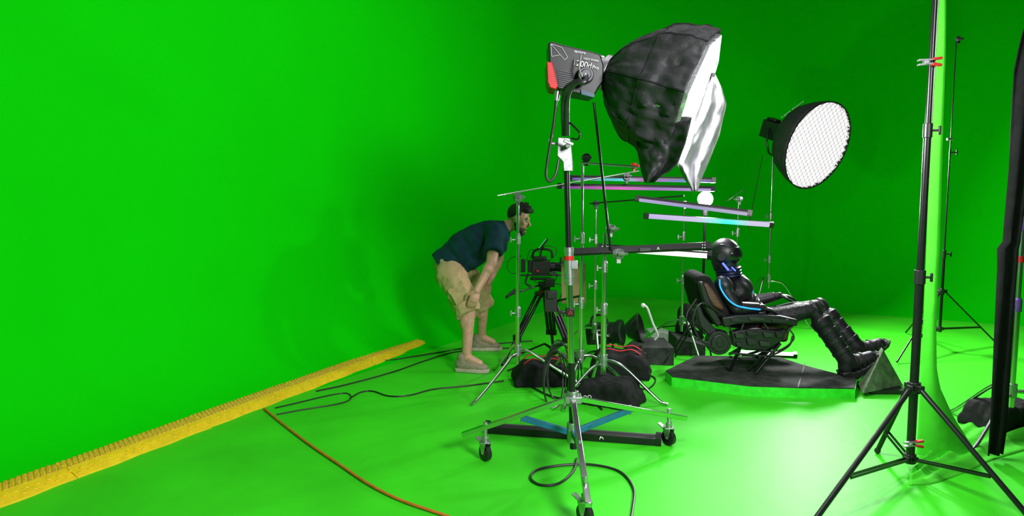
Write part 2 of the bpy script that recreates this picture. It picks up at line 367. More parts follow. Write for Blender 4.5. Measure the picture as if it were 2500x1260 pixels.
# light fixture
FX=top('studio_light',W(1384,330,4.25),'black LED studio lamp with a large black octagonal softbox','studio light')
m=MB(); m.slab([W(x,y,4.10) for x,y in((1338,104),(1350,101),(1378,110),(1440,124),(1466,132),(1474,158),(1474,198),(1462,214),(1450,236),(1385,224),(1352,213),(1343,196))],(0,.24,0))
m.obj('housing',BLK,FX,bevel=.008)
m=MB(); m.slab([W(x,y,4.095) for x,y in((1335,150),(1348,152),(1362,208),(1358,218),(1343,214),(1337,200))],(0,.25,0)); m.obj('rear_panel',RED,FX,bevel=.004)
m=MB()
for k in range(9): m.slab([W(x,y+k*5.2,4.094) for x,y in((1360+k*.6,170),(1400,178),(1400,180),(1360+k*.6,172))],(0,.01,0))
m.obj('cooling_fin',DST,FX)
m=MB(); kc=W(1429,184,4.09); m.cone(kc,kc+V((0,-.035,0)),.047,.042,seg=28); m.cone(kc+V((0,-.035,0)),kc+V((0,-.045,0)),.03,.028,seg=20); m.obj('tilt_knob',DST,FX,bevel=.003)
m=MB(); m.tube([kc+V((0,-.03,0)),W(1428,200,4.03),W(1408,202,4.04),W(1390,222,4.08),W(1384,255,4.15),W(1384,330,4.22)],[.016]*8,seg=10,sm=5)
m.tube([W(1417,196,4.03),W(1398,204,4.05),W(1380,225,4.09),W(1375,255,4.16),W(1377,330,4.24)],[.014]*8,seg=10,sm=5); m.obj('yoke',DST,FX)
m=MB(); m.tube([W(1421,188,4.02),W(1414,165,4.02),W(1418,135,4.03)],.006,seg=8,sm=3); m.obj('lock_lever',STL,FX)
ry=math.radians(11)
text('1200d',W(1421,157,4.09),.043,WHT,FX,ry=ry); text('Pro',W(1454,165,4.09),.026,WHT,FX,ry=ry)
text('LIGHT STORM',W(1443,146,4.09),.013,WHT,FX,ry=ry); text('aputure',W(1416,127,4.094),.020,WHT,FX,ry=ry); text('A',W(1430,184,4.038),.035,WHT,FX,'emblem')
m=MB(); pts=[W(x,y,4.093) for x,y in((1345,107),(1372,116),(1386,140),(1378,146),(1345,107),(1347,138),(1366,134))]
for a,b in zip(pts,pts[1:]): m.cone(a,b,.0009,seg=5)
m.obj('emblem',WHT,FX)
m=MB(); m.slab([W(x,y,4.09) for x,y in((1418,218),(1452,230),(1450,238),(1420,230))],(0,.1,0)); m.obj('control_plate',DBL,FX)
ap=W(1486,180,4.2); nax=V((.90,-.335,-.34)).normalized()
m=MB(); m.lathe(ap-nax*.11,nax,[(0,.0),(0,.06),(.03,.065),(.03,.085),(.05,.085),(.05,.075),(.08,.075),(.08,.1),(.11,.1),(.12,.07)],seg=28); m.obj('speed_ring',STL,FX,bevel=.002)
m=MB(); m.cone(W(1362,216,4.15),W(1358,246,4.15),.02,.014); m.obj('connector',STL,FX)
m=MB(); m.tube([W(1358,244,4.15),W(1352,300,4.14),W(1340,370,4.13),W(1333,425,4.12),W(1342,443,4.12),W(1357,425,4.14),W(1364,390,4.16)],.008,sm=6); m.obj('cable',CBL,FX)
m=MB(); m.tube([W(1392,300,4.2),W(1415,325,4.12),W(1410,340,4.15),W(1396,338,4.2)],.006,sm=6); m.obj('cable',CBL,FX)
def rimmod(th,t):
    k=math.cos(((th)%(math.pi/4))-math.pi/8); return .955/k if t>.05 else 1
def wr_(th,t,amp=.012):
    x,y=math.cos(th),math.sin(th)
    return 1+amp*noise.noise(V((x*3,y*3,t*9)))+amp*.7*noise.noise(V((x*9,y*9,t*14)))+amp*.4*noise.noise(V((x*22,y*22,t*22)))
SC=.845
pr=[(0,.095),(.03,.16),(.07,.225),(.12,.285),(.18,.335),(.25,.38),(.32,.412),(.39,.433),(.45,.445),(.50,.445)]
pr=[(t,r*SC) for t,r in pr]
pr2=[]
for (a1,b1),(a2,b2) in zip(pr,pr[1:]):
    for k in range(4): pr2.append((a1+(a2-a1)*k/4,b1+(b2-b1)*k/4))
pr2.append(pr[-1])
m=MB(); m.lathe(ap,nax,pr2,seg=144,mod=lambda th,t:rimmod(th,t)*wr_(th,t,.08)); sb=m.obj('softbox_shell',SBX,FX,recalc=False,sharp=60,solid=.003)
m=MB(); m.lathe(ap+nax*.015,nax,[(t,r*.93) for t,r in pr],seg=64,mod=rimmod); m.obj('softbox_lining',SIL,FX,recalc=False)
d,a_,b_=frame(nax)
m=MB()
for k in range(8):
    th=math.pi/4*k; m.tube([ap+d*t+(a_*math.cos(th)+b_*math.sin(th))*r*1.035*wr_(th,t,.08) for t,r in pr2],.006,seg=6)
m.tube([ap+d*.25+(a_*math.cos(th)+b_*math.sin(th))*.38*SC*rimmod(th,.25)*1.008*wr_(th,.25,.08) for th in [2*math.pi*k/144 for k in range(145)]],.004,seg=6)
m.obj('softbox_seam',BFB,FX)
fc=ap+nax*.50
m=MB(); m.lathe(ap+nax*.27,nax,[(0,.001),(0,.15),(.0,.31)],seg=48,mod=None); m.obj('inner_diffuser',EMW,FX,recalc=False)
def cloth(nm,tab,mm,amp=.02,nx=24,ny=50,fr=9,solid=.002):
    rows=[]
    y0,y1=tab[0][0],tab[-1][0]
    for i in range(ny+1):
        y=y0+(y1-y0)*i/ny
        for (a,*b),(c,*e) in zip(tab,tab[1:]):
            if a<=y<=c: t=(y-a)/(c-a); l,r,Yl,Yr=[u+(v-u)*t for u,v in zip(b,e)]; break
        row=[]
        for k in range(nx+1):
            t=k/nx; x=l+(r-l)*t; Y=Yl+(Yr-Yl)*t+amp*math.sin(t*fr+i*.05)*(.4+.6*i/ny)+amp*.8*noise.noise(V((t*4,i*.12,3)))+amp*.6*noise.noise(V((t*9,i*.2,5)))
            row.append(W(x,y,Y))
        rows.append(row)
    m=MB(); m.grid(rows); return m.obj(nm,mm,FX,recalc=False,solid=solid,sharp=80)
cloth('skirt_flap',[(285,1546,1690,3.98,3.70),(350,1553,1674,3.95,3.70),(400,1562,1655,3.92,3.72),(418,1566,1636,3.90,3.74),(432,1570,1612,3.90,3.76),(446,1574,1596,3.88,3.82)],SBX,.025)
cloth('diffusion_cloth',[(178,1736,1744,4.10,4.22),(215,1724,1762,4.06,4.24),(255,1708,1773,4.02,4.24),(330,1680,1756,3.98,4.20),(400,1652,1728,3.95,4.12),(432,1668,1714,3.97,4.08),(455,1684,1706,3.99,4.05),(468,1690,1702,4.0,4.04)],DIF,.04,fr=12)
# ---------------------------------------------------------------- dome light
nd=V((.47,-.82,-.32)).normalized(); dc=W(1998,357,8.0)
DG=top('dome_light',(dc-nd*.75),'lit round black dome softbox with white honeycomb grid','studio light')
dd,da,db=frame(nd); pr=[(-.46,.07),(-.44,.16),(-.38,.26),(-.28,.36),(-.15,.42),(-.05,.445),(0,.45)]
pr=[(t,r*1.06) for t,r in pr]
m=MB(); m.lathe(dc,nd,pr,seg=64,mod=lambda th,t:wr_(th,t,.008)*(.985/math.cos((th%(math.pi/8))-math.pi/16))); m.obj('dome_shell',SBX,DG,recalc=False,solid=.004)
m=MB()
for k in range(16):
    th=math.pi/8*k; m.tube([dc+dd*t+(da*math.cos(th)+db*math.sin(th))*r*1.005 for t,r in pr],.004,seg=6)
m.tube([dc+(da*math.cos(th)+db*math.sin(th))*.479 for th in [2*math.pi*k/64 for k in range(65)]],.007,seg=6)
m.obj('rib',BFB,DG)
m=MB(); m.lathe(dc-nd*.03,nd,[(0,.001),(0,.465)],seg=64); m.obj('diffuser',EMD,DG,recalc=False)
m=MB(); q=.050
for k in range(-11,12):
    x=k*q
    if abs(x)>.465: continue
    hh=math.sqrt(max(0,.469**2-x*x))
    for u,w in(((da+db)*.7071,(db-da)*.7071),((db-da)*.7071,(da+db)*.7071)):
        m.slab([dc+u*x-w*hh-dd*.018,dc+u*x+w*hh-dd*.018,dc+u*x+w*hh,dc+u*x-w*hh],u*.0055)
m.obj('honeycomb_grid',GRD,DG)
m=MB(); bc=dc-nd*.48; m.cone(bc-nd*.02,bc+nd*.03,.085,.08,seg=24)
m.obj('speed_ring',DST,DG)
Rm=Matrix((da,dd,db)).transposed()
m=MB(); m.box(bc-nd*.16,(.15,.26,.20),Rm); m.box(bc-nd*.2+db*.115,(.10,.14,.03),Rm); m.obj('lamp_housing',BLK,DG,bevel=.012)
m=MB(); hx=bc-nd*.16
m.tube([hx+da*.095+db*.02,hx+da*.105-V((0,0,.12)),hx+da*.06-V((0,0,.26)),hx-da*.06-V((0,0,.26)),hx-da*.105-V((0,0,.12)),hx-da*.095+db*.02],.012,seg=8,sm=3)
m.obj('yoke',BLM,DG)
sx,sy=hx.x,hx.y
Gs=cstand(sx,sy,hx.z-.26,'chrome stand carrying the round dome light',feet=(350,110,230),span=.55,lh=.55,secs=(.4,.65),r=.017)
rod(W(1862,380,8.3),W(1826,560,8.1),DG,.004,CBL,'cable')
to_c=(V((0,0,H))-dc).normalized(); side=(to_c-nd*to_c.dot(nd)).normalized(); pz=(side*.6+V((0,0,.6))).normalized(); pz=(pz-nd*pz.dot(nd)).normalized()
ln=(pz+(-nd)*.5).normalized(); xx=V((1,0,0)); xx=(xx-ln*xx.dot(ln)).normalized(); yy=ln.cross(xx)
text('Light Dome',dc-nd*.25+pz*.425,.06,WHT,DG,R=Matrix((xx,yy,ln)).transposed(),shear=.5)
# ---------------------------------------------------------------- bulb lamp
bp=W(1722,486,6.7)
BL=top('bulb_lamp',(bp.x,bp.y,0),'bare glowing round bulb on a thin black stand','lamp')
MB().sph(bp,.068,seg=24,rings=16).obj('bulb',BULB,BL)
m=MB(); m.cone(bp-V((0,0,.06)),bp-V((0,0,.15)),.03,.025); m.obj('socket',BLK,BL)
m=MB(); m.cone(bp-V((0,0,.15)),(bp.x,bp.y,.3),.012); m.obj('column_section',BLM,BL)
for a in(60,120,180):
    t=math.radians(a); MB().cone((bp.x,bp.y,.55),(bp.x+.35*math.cos(t),bp.y+.35*math.sin(t),.01),.009).obj('leg',BLM,BL)
# ---------------------------------------------------------------- tube lights
LAV=(.50,.40,.76)
gl1=glow('tube_glow_cyan_magenta',[(0,(.2,.05,.4)),(.35,(.1,.8,.85)),(.5,(.6,.1,.6)),(.8,(.1,.25,.6)),(1,(.2,.1,.4))],.8)
gl2=glow('tube_glow_purple',[(0,(.15,.04,.3)),(.4,(.8,.08,.6)),(.6,(.35,.12,.52)),(1,(.42,.3,.7))],.9)
gl3=glow('tube_glow_lavender',[(0,LAV),(.5,(.36,.32,.66)),(1,(.55,.45,.72))],.8)
gl4=glow('tube_glow_lavender_cyan',[(0,LAV),(.4,(.60,.54,.80)),(.62,(.03,1,.8)),(.70,(.05,1,.85)),(.85,(.60,.55,.80)),(1,(.62,.55,.82))],.95)
gl5=glow('tube_glow_warm_white',[(0,(.85,.8,1)),(.5,(1,1,.95)),(.75,(1,.95,.75)),(1,(1,.85,1))],1.2)
gld=glow('tube_glow_dim',[(0,(.1,.1,.12)),(1,(.1,.1,.12))],.1)
def bar(p,q,gm,label,fd,w=.045,logo=False,lc=BLK,grp='LED tube lights around the figure'):
    p,q=V(p),V(q); d_=(q-p).normalized(); fd=V(fd); fd=(fd-d_*fd.dot(d_)).normalized(); s_=d_.cross(fd)
    e=top('tube_light',(p+q)/2,label,'tube light',grp)
    def pris(c0,c1,pts,mm,nm):
        m=MB(); n=len(pts); vs=[c0+fd*a+s_*b for a,b in pts]+[c1+fd*a+s_*b for a,b in pts]
        m.add(vs,[tuple(range(n)),tuple(range(n,2*n))]+[(i,(i+1)%n,n+(i+1)%n,n+i) for i in range(n)]); return m.obj(nm,mm,e,bevel=.001)
    h=w/2
    pris(p,q,[(-h,-h*.8),(-h,h*.8),(-h*.6,h),(h*.05,h),(h*.05,-h),(-h*.6,-h)],lc,'housing')
    pris(p+d_*.03,q-d_*.03,[(h*.05,-h*.95),(h*.05,h*.95),(h*.6,h*.85),(h,h*.45),(h,-h*.45),(h*.6,-h*.85)],gm,'diffuser')
    for o,sg in((p,1),(q,-1)): pris(o-d_*sg*.006,o+d_*sg*.03,[(-h*1.05,-h*1.05),(-h*1.05,h*1.05),(h*1.05,h*1.05),(h*1.05,-h*1.05)],BLK,'end_cap')
    return e,d_,fd,s_
bar(W(1388,434,6.3),W(1745,440,6.3),gl1,'black tube light glowing cyan and magenta, rigged overhead',(0,-.1,-1),w=.042)
bar(W(1362,454,6.0),W(1742,461,6.2),gl2,'black tube light glowing purple, rigged overhead',(0,-.1,-1),w=.042)
bar(W(1552,484,6.1),W(1834,521,5.9),gl3,'slanted tube light with dark housing and lavender diffuser',(0,-.2,-1),w=.045)
bar(W(1574,527,6.0),W(1886,549,6.0),gl4,'pale lavender tube light with a cyan glowing section',(0,-1,-.25),w=.042)
e,d_,f_,s_=bar(W(1384,617,5.5),W(1732,601,5.6),gld,'black tube light with small printed emblem, mounted on grip arm',(0,1,-.5),w=.055)
text('A',W(1607,607,5.515),.035,WHT,e,'emblem')
m=MB(); m.slab([W(x,y,5.5) for x,y in((1562,606),(1588,605),(1588,613),(1562,614))],(0,.01,0)); m.obj('label_plate',DST,e)
m=MB(); [m.cone(W(1715+6*i,598+7*j,5.545),W(1715+6*i,598+7*j,5.56),.005) for i in range(2) for j in range(2)]; m.obj('button',STL,e)
bar(W(1462,604,6.3),W(1736,624,6.0),gl5,'white glowing tube light pointing down beside the helmet',(0,-.8,-.7),w=.05)
pA=G(1186,1056);pB=G(1612,1087)
e,d_,f_,s_=bar(V((pA.x,pA.y,.036)),V((pB.x,pB.y,.036)),gld,'black tube light lying on the floor behind the rolling stand',(0,1,.3),w=.065)
text('A',(V((pA.x,pA.y,.036)).lerp(V((pB.x,pB.y,.036)),.67))+V((0,-.036,0)),.045,WHT,e,'emblem')
pA=G(1800,868);pB=G(1944,874)
bar(V((pA.x,pA.y,.03)),V((pB.x,pB.y,.03)),gl5,'white glowing tube light lying on the floor behind the stage',(0,-.5,1))
# ---------------------------------------------------------------- man
MN=top('person',G(1150,900),'man in teal T-shirt and khaki shorts, bent with hands on knees','person')
def Rx(fwd,up):
    f=V(fwd).normalized(); u=V(up); u=(u-f*u.dot(f)).normalized(); l=u.cross(f); return Matrix((f,l,u)).transposed()
def hand(m,w,dr_,nrm,side,curl=.5,L=.185,fr=.0088):
    dr_=V(dr_).normalized(); nrm=V(nrm); nrm=(nrm-dr_*nrm.dot(dr_)).normalized(); sd=dr_.cross(nrm)*side; k=L/.185
    R=Matrix((dr_,sd,nrm)).transposed()
    m.sph(w+dr_*.05*k,(.052*k,.042*k,.019*k),R); m.sph(w+dr_*.07*k+sd*.0,(.03*k,.042*k,.016*k),R)
    for i in range(4):
        p=w+dr_*.078*k+sd*(.032-.0213*i)*k; ll=[.040,.045,.042,.033][i]*k; a=.15
        for j in range(3):
            a+=curl*(.5 if j==0 else .7); q=p+(dr_*math.cos(a)+nrm*math.sin(a))*ll*(1,.68,.5)[j]
            m.cap(p,q,fr*(1-.08*j),fr*(.95-.08*j),10); p=q
    p=w+dr_*.02*k+sd*.03*k
    q=p+(dr_*.6+sd*.6+nrm*.25).normalized()*.045*k; r=q+(dr_*.9+sd*.15+nrm*.45).normalized()*.032*k; u=r+(dr_*.9+nrm*.5).normalized()*.024*k
    m.cap(p,q,.013*k,.0115*k,10); m.cap(q,r,.0115*k,.0100*k,10); m.cap(r,u,.0100*k,.0085*k,10)
hipN,kneN,ankN=W(1099,670,6.76),W(1145,748,6.52),W(1139,872,6.46)
hipF,kneF,ankF=W(1126,664,7.02),W(1180,728,7.18),W(1175,822,7.32)
pel=W(1103,642,6.9); sp1=W(1134,612,6.9); sp2=W(1168,592,6.9); sp3=W(1203,574,6.9); nk=W(1236,555,6.9)
shN,elN,wrN=W(1210,570,6.68),W(1200,642,6.50),W(1164,710,6.40)
shF,elF,wrF=W(1214,566,7.10),W(1218,632,7.22),W(1192,692,7.10)
hc=W(1266,535,6.9); hf=V((.93,-.24,-.28)); RH=Rx(hf,(.25,0,1))
def hp(x,y,z): return hc+RH@V((x,y,z))
sp=(sp3-pel).normalized(); RT=Rx(sp,(0,0,1))
m=MB()
def torso(m,g=0.0):
    m.sph(pel,(.15+g,.18+g,.148+g),RT)
    m.cone(pel,sp1,.15+g,.158+g,24); m.cone(sp1,sp2,.158+g,.16+g,24); m.cone(sp2,sp3,.16+g,.13+g,24)
    m.sph(sp1,(.15+g,.185+g,.158+g),RT); m.sph(sp2,(.16+g,.20+g,.158+g),RT); m.sph(sp3-V((0,0,.01)),(.14+g,.20+g,.13+g),RT)
torso(m)
for s_,e_,w_ in((shN,elN,wrN),(shF,elF,wrF)):
    m.cap(sp3,s_,.09,.07); m.cap(s_,e_,.066,.05); m.cap(e_,w_,.050,.031); m.sph(e_.lerp(w_,.25),.054)
for h_,k_,a_k in((hipN,kneN,ankN),(hipF,kneF,ankF)):
    m.cap(h_,k_,.11,.072); m.cap(k_,a_k,.064,.041); m.sph(k_.lerp(a_k,.3)-V((.020,0,0)),(.06,.06,.105)); m.cap(a_k,a_k+V((.12,-.02,-.05)),.040,.03)
hand(m,wrN,(-.3,-.15,-.9),(-.1,.95,-.1),-1,.45,L=.20,fr=.0098)
hand(m,wrF,(-.2,.05,-.95),(-.3,.9,-.1),-1,.5,L=.20,fr=.0098)
m.cap(sp3,nk,.085,.064); m.cap(nk,hp(-.03,0,-.04),.064,.060)
m.sph(hp(-.012,0,.03),(.102,.082,.102),RH); m.sph(hp(.03,0,-.03),(.070,.063,.092),RH); m.sph(hp(.04,0,-.082),(.054,.048,.038),RH)
m.cap(hp(.088,0,.018),hp(.120,0,-.024),.010,.015,10); m.cap(hp(.088,-.035,.030),hp(.088,.035,.030),.013,.013,10)
m.cap(hp(.096,-.018,-.058),hp(.096,.018,-.058),.008,.008,8); m.cap(hp(.09,-.012,-.092),hp(.09,.012,-.092),.013,.013,8)
for s_ in(-1,1): m.sph(hp(-.01,s_*.084,-.005),(.022,.012,.035),RH); m.sph(hp(.06,s_*.037,-.022),(.027,.024,.025),RH)
m.remesh('body',SKN,MN,vox=.0062,smooth=2)
for s_ in(-1,1):
    MB().sph(hp(.086,s_*.032,.005),.0105,seg=12).obj('eye',EYE,MN)
    MB().sph(hp(.0945,s_*.033,.004),.006,seg=10).obj('iris',HAIR,MN)
m=MB(); m.sph(hp(-.02,0,.047),(.107,.086,.100),RH); 
for _ in range(150):
    a=random.uniform(-1,1); b=random.uniform(-.95,.95); p=hp(-.01+a*.085,b*.055,.122-.05*a*a-.03*b*b); m.cap(p,p+RH@V((.025,random.uniform(-.015,.015),random.uniform(.03,.065))),.009,.004,6)
for a in(.06,.078): m.cap(hp(a,-.05,.104),hp(a+.012,.05,.104),.02,.02)
hair=m.remesh('hair',HAIR,MN,vox=.0055,smooth=1)
bm=bmesh.new(); bm.from_mesh(hair.data); off=WL[hair]; RHi=RH.transposed()
dl=[v for v in bm.verts if (lambda q:(q.z<.035 and q.x>-.0) or q.z<-.045 or (q.x>.03 and q.z<.075) )(RHi@(v.co+off-hc))]
bmesh.ops.delete(bm,geom=dl,context='VERTS'); bm.to_mesh(hair.data); bm.free()
m=MB(); m.sph(hp(.040,0,-.080),(.060,.056,.044),RH); m.sph(hp(.01,0,-.05),(.05,.070,.040),RH); m.cap(hp(.104,-.022,-.046),hp(.104,.022,-.046),.007,.007,8); m.cap(hp(.07,0,-.11),hp(.06,0,-.135),.032,.018)
bd=m.remesh('beard',BRD,MN,vox=.006,smooth=2)
# shirt
m=MB(); torso(m,.016)
m.cone(sp1-V((0,0,.04)),sp3-V((0,0,.03)),.165,.13,24); m.sph(sp1-V((0,0,.05))+sp*.04,(.14,.175,.145),RT); m.cap(sp3,nk.lerp(sp3,.35),.105,.085)
m.cone(pel-sp*.12-V((0,0,.02)),pel,.182,.176,28)
for s_,e_ in((shN,elN),(shF,elF)):
    m.cap(sp3,s_,.11,.088); m.cone(s_,s_.lerp(e_,.66),.085,.088,seg=18)
sh=m.remesh('t_shirt',SHRT,MN,vox=.010,smooth=7)
bm=bmesh.new(); bm.from_mesh(sh.data); off=WL[sh]
for v in bm.verts:
    p=v.co+off; q=(p-pel).dot(sp)
    v.co+=v.normal*(.006+.006*noise.noise(p*7)+.005*noise.noise(V((q*22,p.y*6,p.z*9))))
dl=[v for v in bm.verts if (v.co+off-pel).dot((sp+V((.0,0,.22))).normalized())<-.085]
bmesh.ops.delete(bm,geom=dl,context='VERTS'); bm.to_mesh(sh.data); bm.free()
# shorts
m=MB(); m.sph(pel-sp*.03,(.15,.19,.158),RT); m.sph(pel+sp*.05-V((0,0,.03)),(.13,.18,.145),RT)
m.cap(hipN,hipN.lerp(kneN,.6),.142,.125); m.cone(hipN.lerp(kneN,.5),kneN+(kneN-hipN)*.04+V((-.005,0,-.07)),.126,.118,seg=20)
m.cap(hipF,hipF.lerp(kneF,.6),.142,.125); m.cone(hipF.lerp(kneF,.5),kneF+(kneF-hipF)*.04+V((-.005,0,-.07)),.126,.118,seg=20)
so=m.remesh('cargo_shorts',KHA,MN,vox=.009,smooth=4)
bm=bmesh.new(); bm.from_mesh(so.data); off=WL[so]
for v in bm.verts:
    p=v.co+off; v.co+=v.normal*(.010*noise.noise(p*11)+.006*noise.noise(p*26))
bm.to_mesh(so.data); bm.free()
c0=hipN.lerp(kneN,.55)+V((.0,-.128,-.0)); dth=(kneN-hipN).normalized(); Rp=Rx(dth,(0,-1,.1))
m=MB(); m.box(c0,(.17,.15,.02),Rp); m.box(c0-dth*.075+V((0,-.008,0)),(.055,.16,.02),Rp); m.obj('pocket',KHA,MN,bevel=.008)
def shoe(ank,fd,yaw=0):
    f=V(fd).normalized(); l=V((-f.y,f.x,0)); o=V((ank.x,ank.y,0))-f*.05; R=Matrix((f,l,V((0,0,1)))).transposed()
    s=MB(); out=[(-.055,.0),(-.045,.032),(.0,.038),(.09,.042),(.16,.05),(.215,.040),(.245,.012),(.245,-.012),(.21,-.04),(.16,-.046),(.09,-.036),(.0,-.036),(-.045,-.03)]
    s.slab([o+f*x*1.06+l*y*1.12+V((0,0,.001)) for x,y in out],(0,0,.034))
    u=MB(); u.cap(o+f*.0+V((0,0,.06)),o+f*.19+V((0,0,.045)),.042,.036); u.sph(o+f*.19+V((0,0,.045)),(.060,.048,.036),R); u.sph(o+f*.08+V((0,0,.062)),(.09,.046,.052),R); u.sph(o+f*.0+V((0,0,.07)),(.055,.042,.062),R); u.cap(o+f*.02+V((0,0,.08)),o+f*.01+V((0,0,.13)),.044,.048)
    up=u.remesh('shoe',SHOE,MN,vox=.006,smooth=3); s.obj('shoe_sole',SOLE,up,bevel=.006)
    k=MB()
    for i in range(4):
        x=.07+.028*i; z=.116-.013*i; k.cap(o+f*x+l*.03+V((0,0,z-.012)),o+f*(x+.012)+V((0,0,z+.003)),.004,.004,6); k.cap(o+f*(x+.012)+V((0,0,z+.003)),o+f*x-l*.03+V((0,0,z-.012)),.004,.004,6)
    k.obj('laces',LACE,up)
shoe(ankN,(1,-.22,0)); shoe(ankF,(1,.02,0))
# ---------------------------------------------------------------- cinema camera on tripod
CM=top('cinema_camera',W(1328,700,6.9),'black cinema camera rig with monitor, mounted on a tripod','camera')
m=MB(); m.box(W(1320,652,6.9),(.17,.13,.13)); m.box(W(1296,650,6.9),(.06,.10,.11)); m.box(W(1320,680,6.9),(.2,.12,.02)); m.box(W(1318,630,6.88),(.13,.1,.03)); m.obj('camera_body',BLK,CM,bevel=.006)
m=MB(); a=W(1342,652,6.88); m.cone(a,a+V((.05,0,0)),.045,.045,seg=24); m.cone(a+V((.05,0,0)),a+V((.11,0,0)),.038,.05,seg=24); m.cone(a+V((.11,0,0)),a+V((.14,0,0)),.055,.055,seg=24); m.obj('lens',BLM,CM,bevel=.002)
m=MB(); m.box(W(1277,648,6.9),(.04,.09,.12)); m.obj('battery',BLK,CM,bevel=.005)
m=MB(); m.tube([W(1300,632,6.9),W(1303,615,6.9),W(1318,608,6.9),W(1345,612,6.9),W(1348,630,6.9)],.011,sm=4); m.obj('top_handle',BLK,CM)
m=MB(); Rq=Matrix.Rotation(-math.radians(52),3,'Y'); c_=W(1327,596,6.85); m.box(c_,(.125,.09,.018),Rq); mo=m.obj('monitor',BLK,CM,bevel=.003)
m=MB(); m.box(c_+Rq@V((0,0,.0105)),(.11,.075,.003),Rq); m.obj('screen',SCR,mo)
m=MB(); m.tube([c_-V((0,0,.03)),W(1322,612,6.88),W(1318,625,6.9)],.008); m.obj('monitor_arm',DST,CM)
m=MB(); m.tube([W(1290,668,6.85),W(1283,690,6.82),W(1296,700,6.82)],.010,sm=3); m.obj('side_handle',DST,CM)
m=MB(); m.tube([W(1270,672,6.84),W(1380,672,6.84)],.008); m.obj('rail_rod',DST,CM)
m=MB(); m.box(W(1370,642,6.88),(.02,.13,.10)); m.obj('matte_box',BLK,CM,bevel=.003)
m=MB(); m.box(W(1342,690,6.84),(.09,.06,.08)); m.obj('power_module',BLK,CM,bevel=.005)
for pts,r in(([(1340,640),(1360,612),(1335,600),(1300,620),(1290,645)],.003),([(1275,625),(1248,630),(1238,650),(1250,668),(1280,660)],.003),([(1300,668),(1310,690),(1350,690),(1362,668)],.004),([(1350,640),(1372,650),(1380,690),(1366,730),(1352,760)],.004),([(1285,640),(1295,610),(1320,618),(1330,640)],.003),([(1345,690),(1375,700),(1385,740),(1370,790),(1380,830)],.005)):
    MB().tube([W(x,y,6.81) for x,y in pts],r,sm=5).obj('cable',CBL,CM)
m=MB(); m.box(W(1352,668,6.82),(.05,.03,.05)); m.obj('focus_motor',DST,CM,bevel=.003)
m=MB(); m.box(W(1312,662,6.82),(.022,.03,.02)); m.obj('side_module',RED,CM,bevel=.003)
TP=top('camera_tripod',G(1330,885),'black video tripod with fluid head, pan handle and spreader','tripod')
hb=W(1330,712,6.9)
m=MB(); m.cone(hb+V((0,0,-.02)),hb+V((0,0,.05)),.06,.05,seg=20); m.box(hb+V((0,0,.07)),(.12,.09,.05)); m.cone(hb+V((-.0,-.07,.07)),hb+V((0,.07,.07)),.032); m.obj('fluid_head',BLM,TP,bevel=.004)
MB().cone(hb+V((0,0,-.0)),hb+V((0,0,.012)),.064,.064,seg=20).obj('ring',RED,TP)
m=MB(); m.cone(hb+V((-.04,-.03,.07)),W(1240,722,6.6),.008); m.cone(W(1258,708,6.66),W(1236,726,6.58),.014); m.obj('pan_handle',BLM,TP)
feet=[G(1228,893),G(1352,868),G(1412,900)]
for f in feet:
    dv=(f-V((hb.x,hb.y,0))).normalized(); sd=V((-dv.y,dv.x,0)); tpn=hb+dv*.06-V((0,0,.02)); mid=tpn.lerp(f,.62); ft=f+V((0,0,.02)); m=MB()
    for s_ in(-1,1): m.cone(tpn+sd*.04*s_,mid+sd*.034*s_,.015)
    m.cone(tpn.lerp(f,.3),ft,.015); m.beam(mid-sd*.05,mid+sd*.05,.035,.05); m.cone(tpn-sd*.055,tpn+sd*.055,.022); m.sph(ft,.026); m.obj('leg',BLM,TP)
    g=V((hb.x,hb.y,.16)); MB().beam(g,f.lerp(V((hb.x,hb.y,0)),.12)+V((0,0,.06)),.022,.012).obj('spreader',BLM,TP)
# ---------------------------------------------------------------- sandbags
def sandbag(c,yaw,label,s=1.0,logo=False,handle=True):
    c=V(c); t=math.radians(yaw); f=V((math.cos(t),math.sin(t),0)); l=V((-f.y,f.x,0)); R=Matrix((f,l,V((0,0,1)))).transposed()
    e=top('sandbag',c,label,'sandbag','black sandbags on the stands')
    for sg in(-1,1):
        m=MB(); P=lambda x,y,z:c+(f*sg*x+l*y+V((0,0,z)))*s
        pts=[(-.03,.175),(.02,.175),(.10,.20),(.17,.185),(.225,.10),(.255,.03),(.24,.0),(-.03,.0)]
        m.slab([P(x,-.16,z) for x,z in pts],l*.32*s)
        o=m.remesh('pouch',BFB,e,vox=.012,smooth=6)
        bm=bmesh.new(); bm.from_mesh(o.data); off=WL[o]
        for v in bm.verts:
            p=v.co+off; v.co+=v.normal*(.006+.026*noise.noise(p*7)+.012*noise.noise(p*19)); 
            if v.co.z+off.z<.002: v.co.z=.002-off.z
        bm.to_mesh(o.data); bm.free()
    if handle:
        for y in(-.09,.07):
            m=MB(); pp=catmull([c+(f*x+l*y+V((0,0,z)))*s for x,z in((-.17,.19),(-.10,.235),(.0,.22),(.10,.235),(.17,.195))],5)
            m.grid([[p-l*.011*s,p+l*.011*s] for p in pp]); m.obj('handle',REDF,e,solid=.005,recalc=False)
    if logo:
        m=MB(); k=c+(-f*.14-l*.185+V((0,0,.07)))*s
        for u,w in((0,0),(.035,.008)):
            m.tube([k+f*(u+.013*math.cos(a))+V((0,0,w+.013*math.sin(a))) for a in [i*.5 for i in range(14)]],.003,seg=5)
        m.obj('emblem',WHT,e)
sandbag(G(1325,948)+V((0,.17,0)),4,'black sandbag with red straps draped over a stand leg',.95)
sandbag(G(1520,925)+V((0,.14,0)),-12,'black sandbag with red carrying straps beside the grip stand',1.05)
sandbag(G(1497,1000)+V((0,.18,0)),-28,'slumped black sandbag with small white emblem on the floor',.95,True,False)
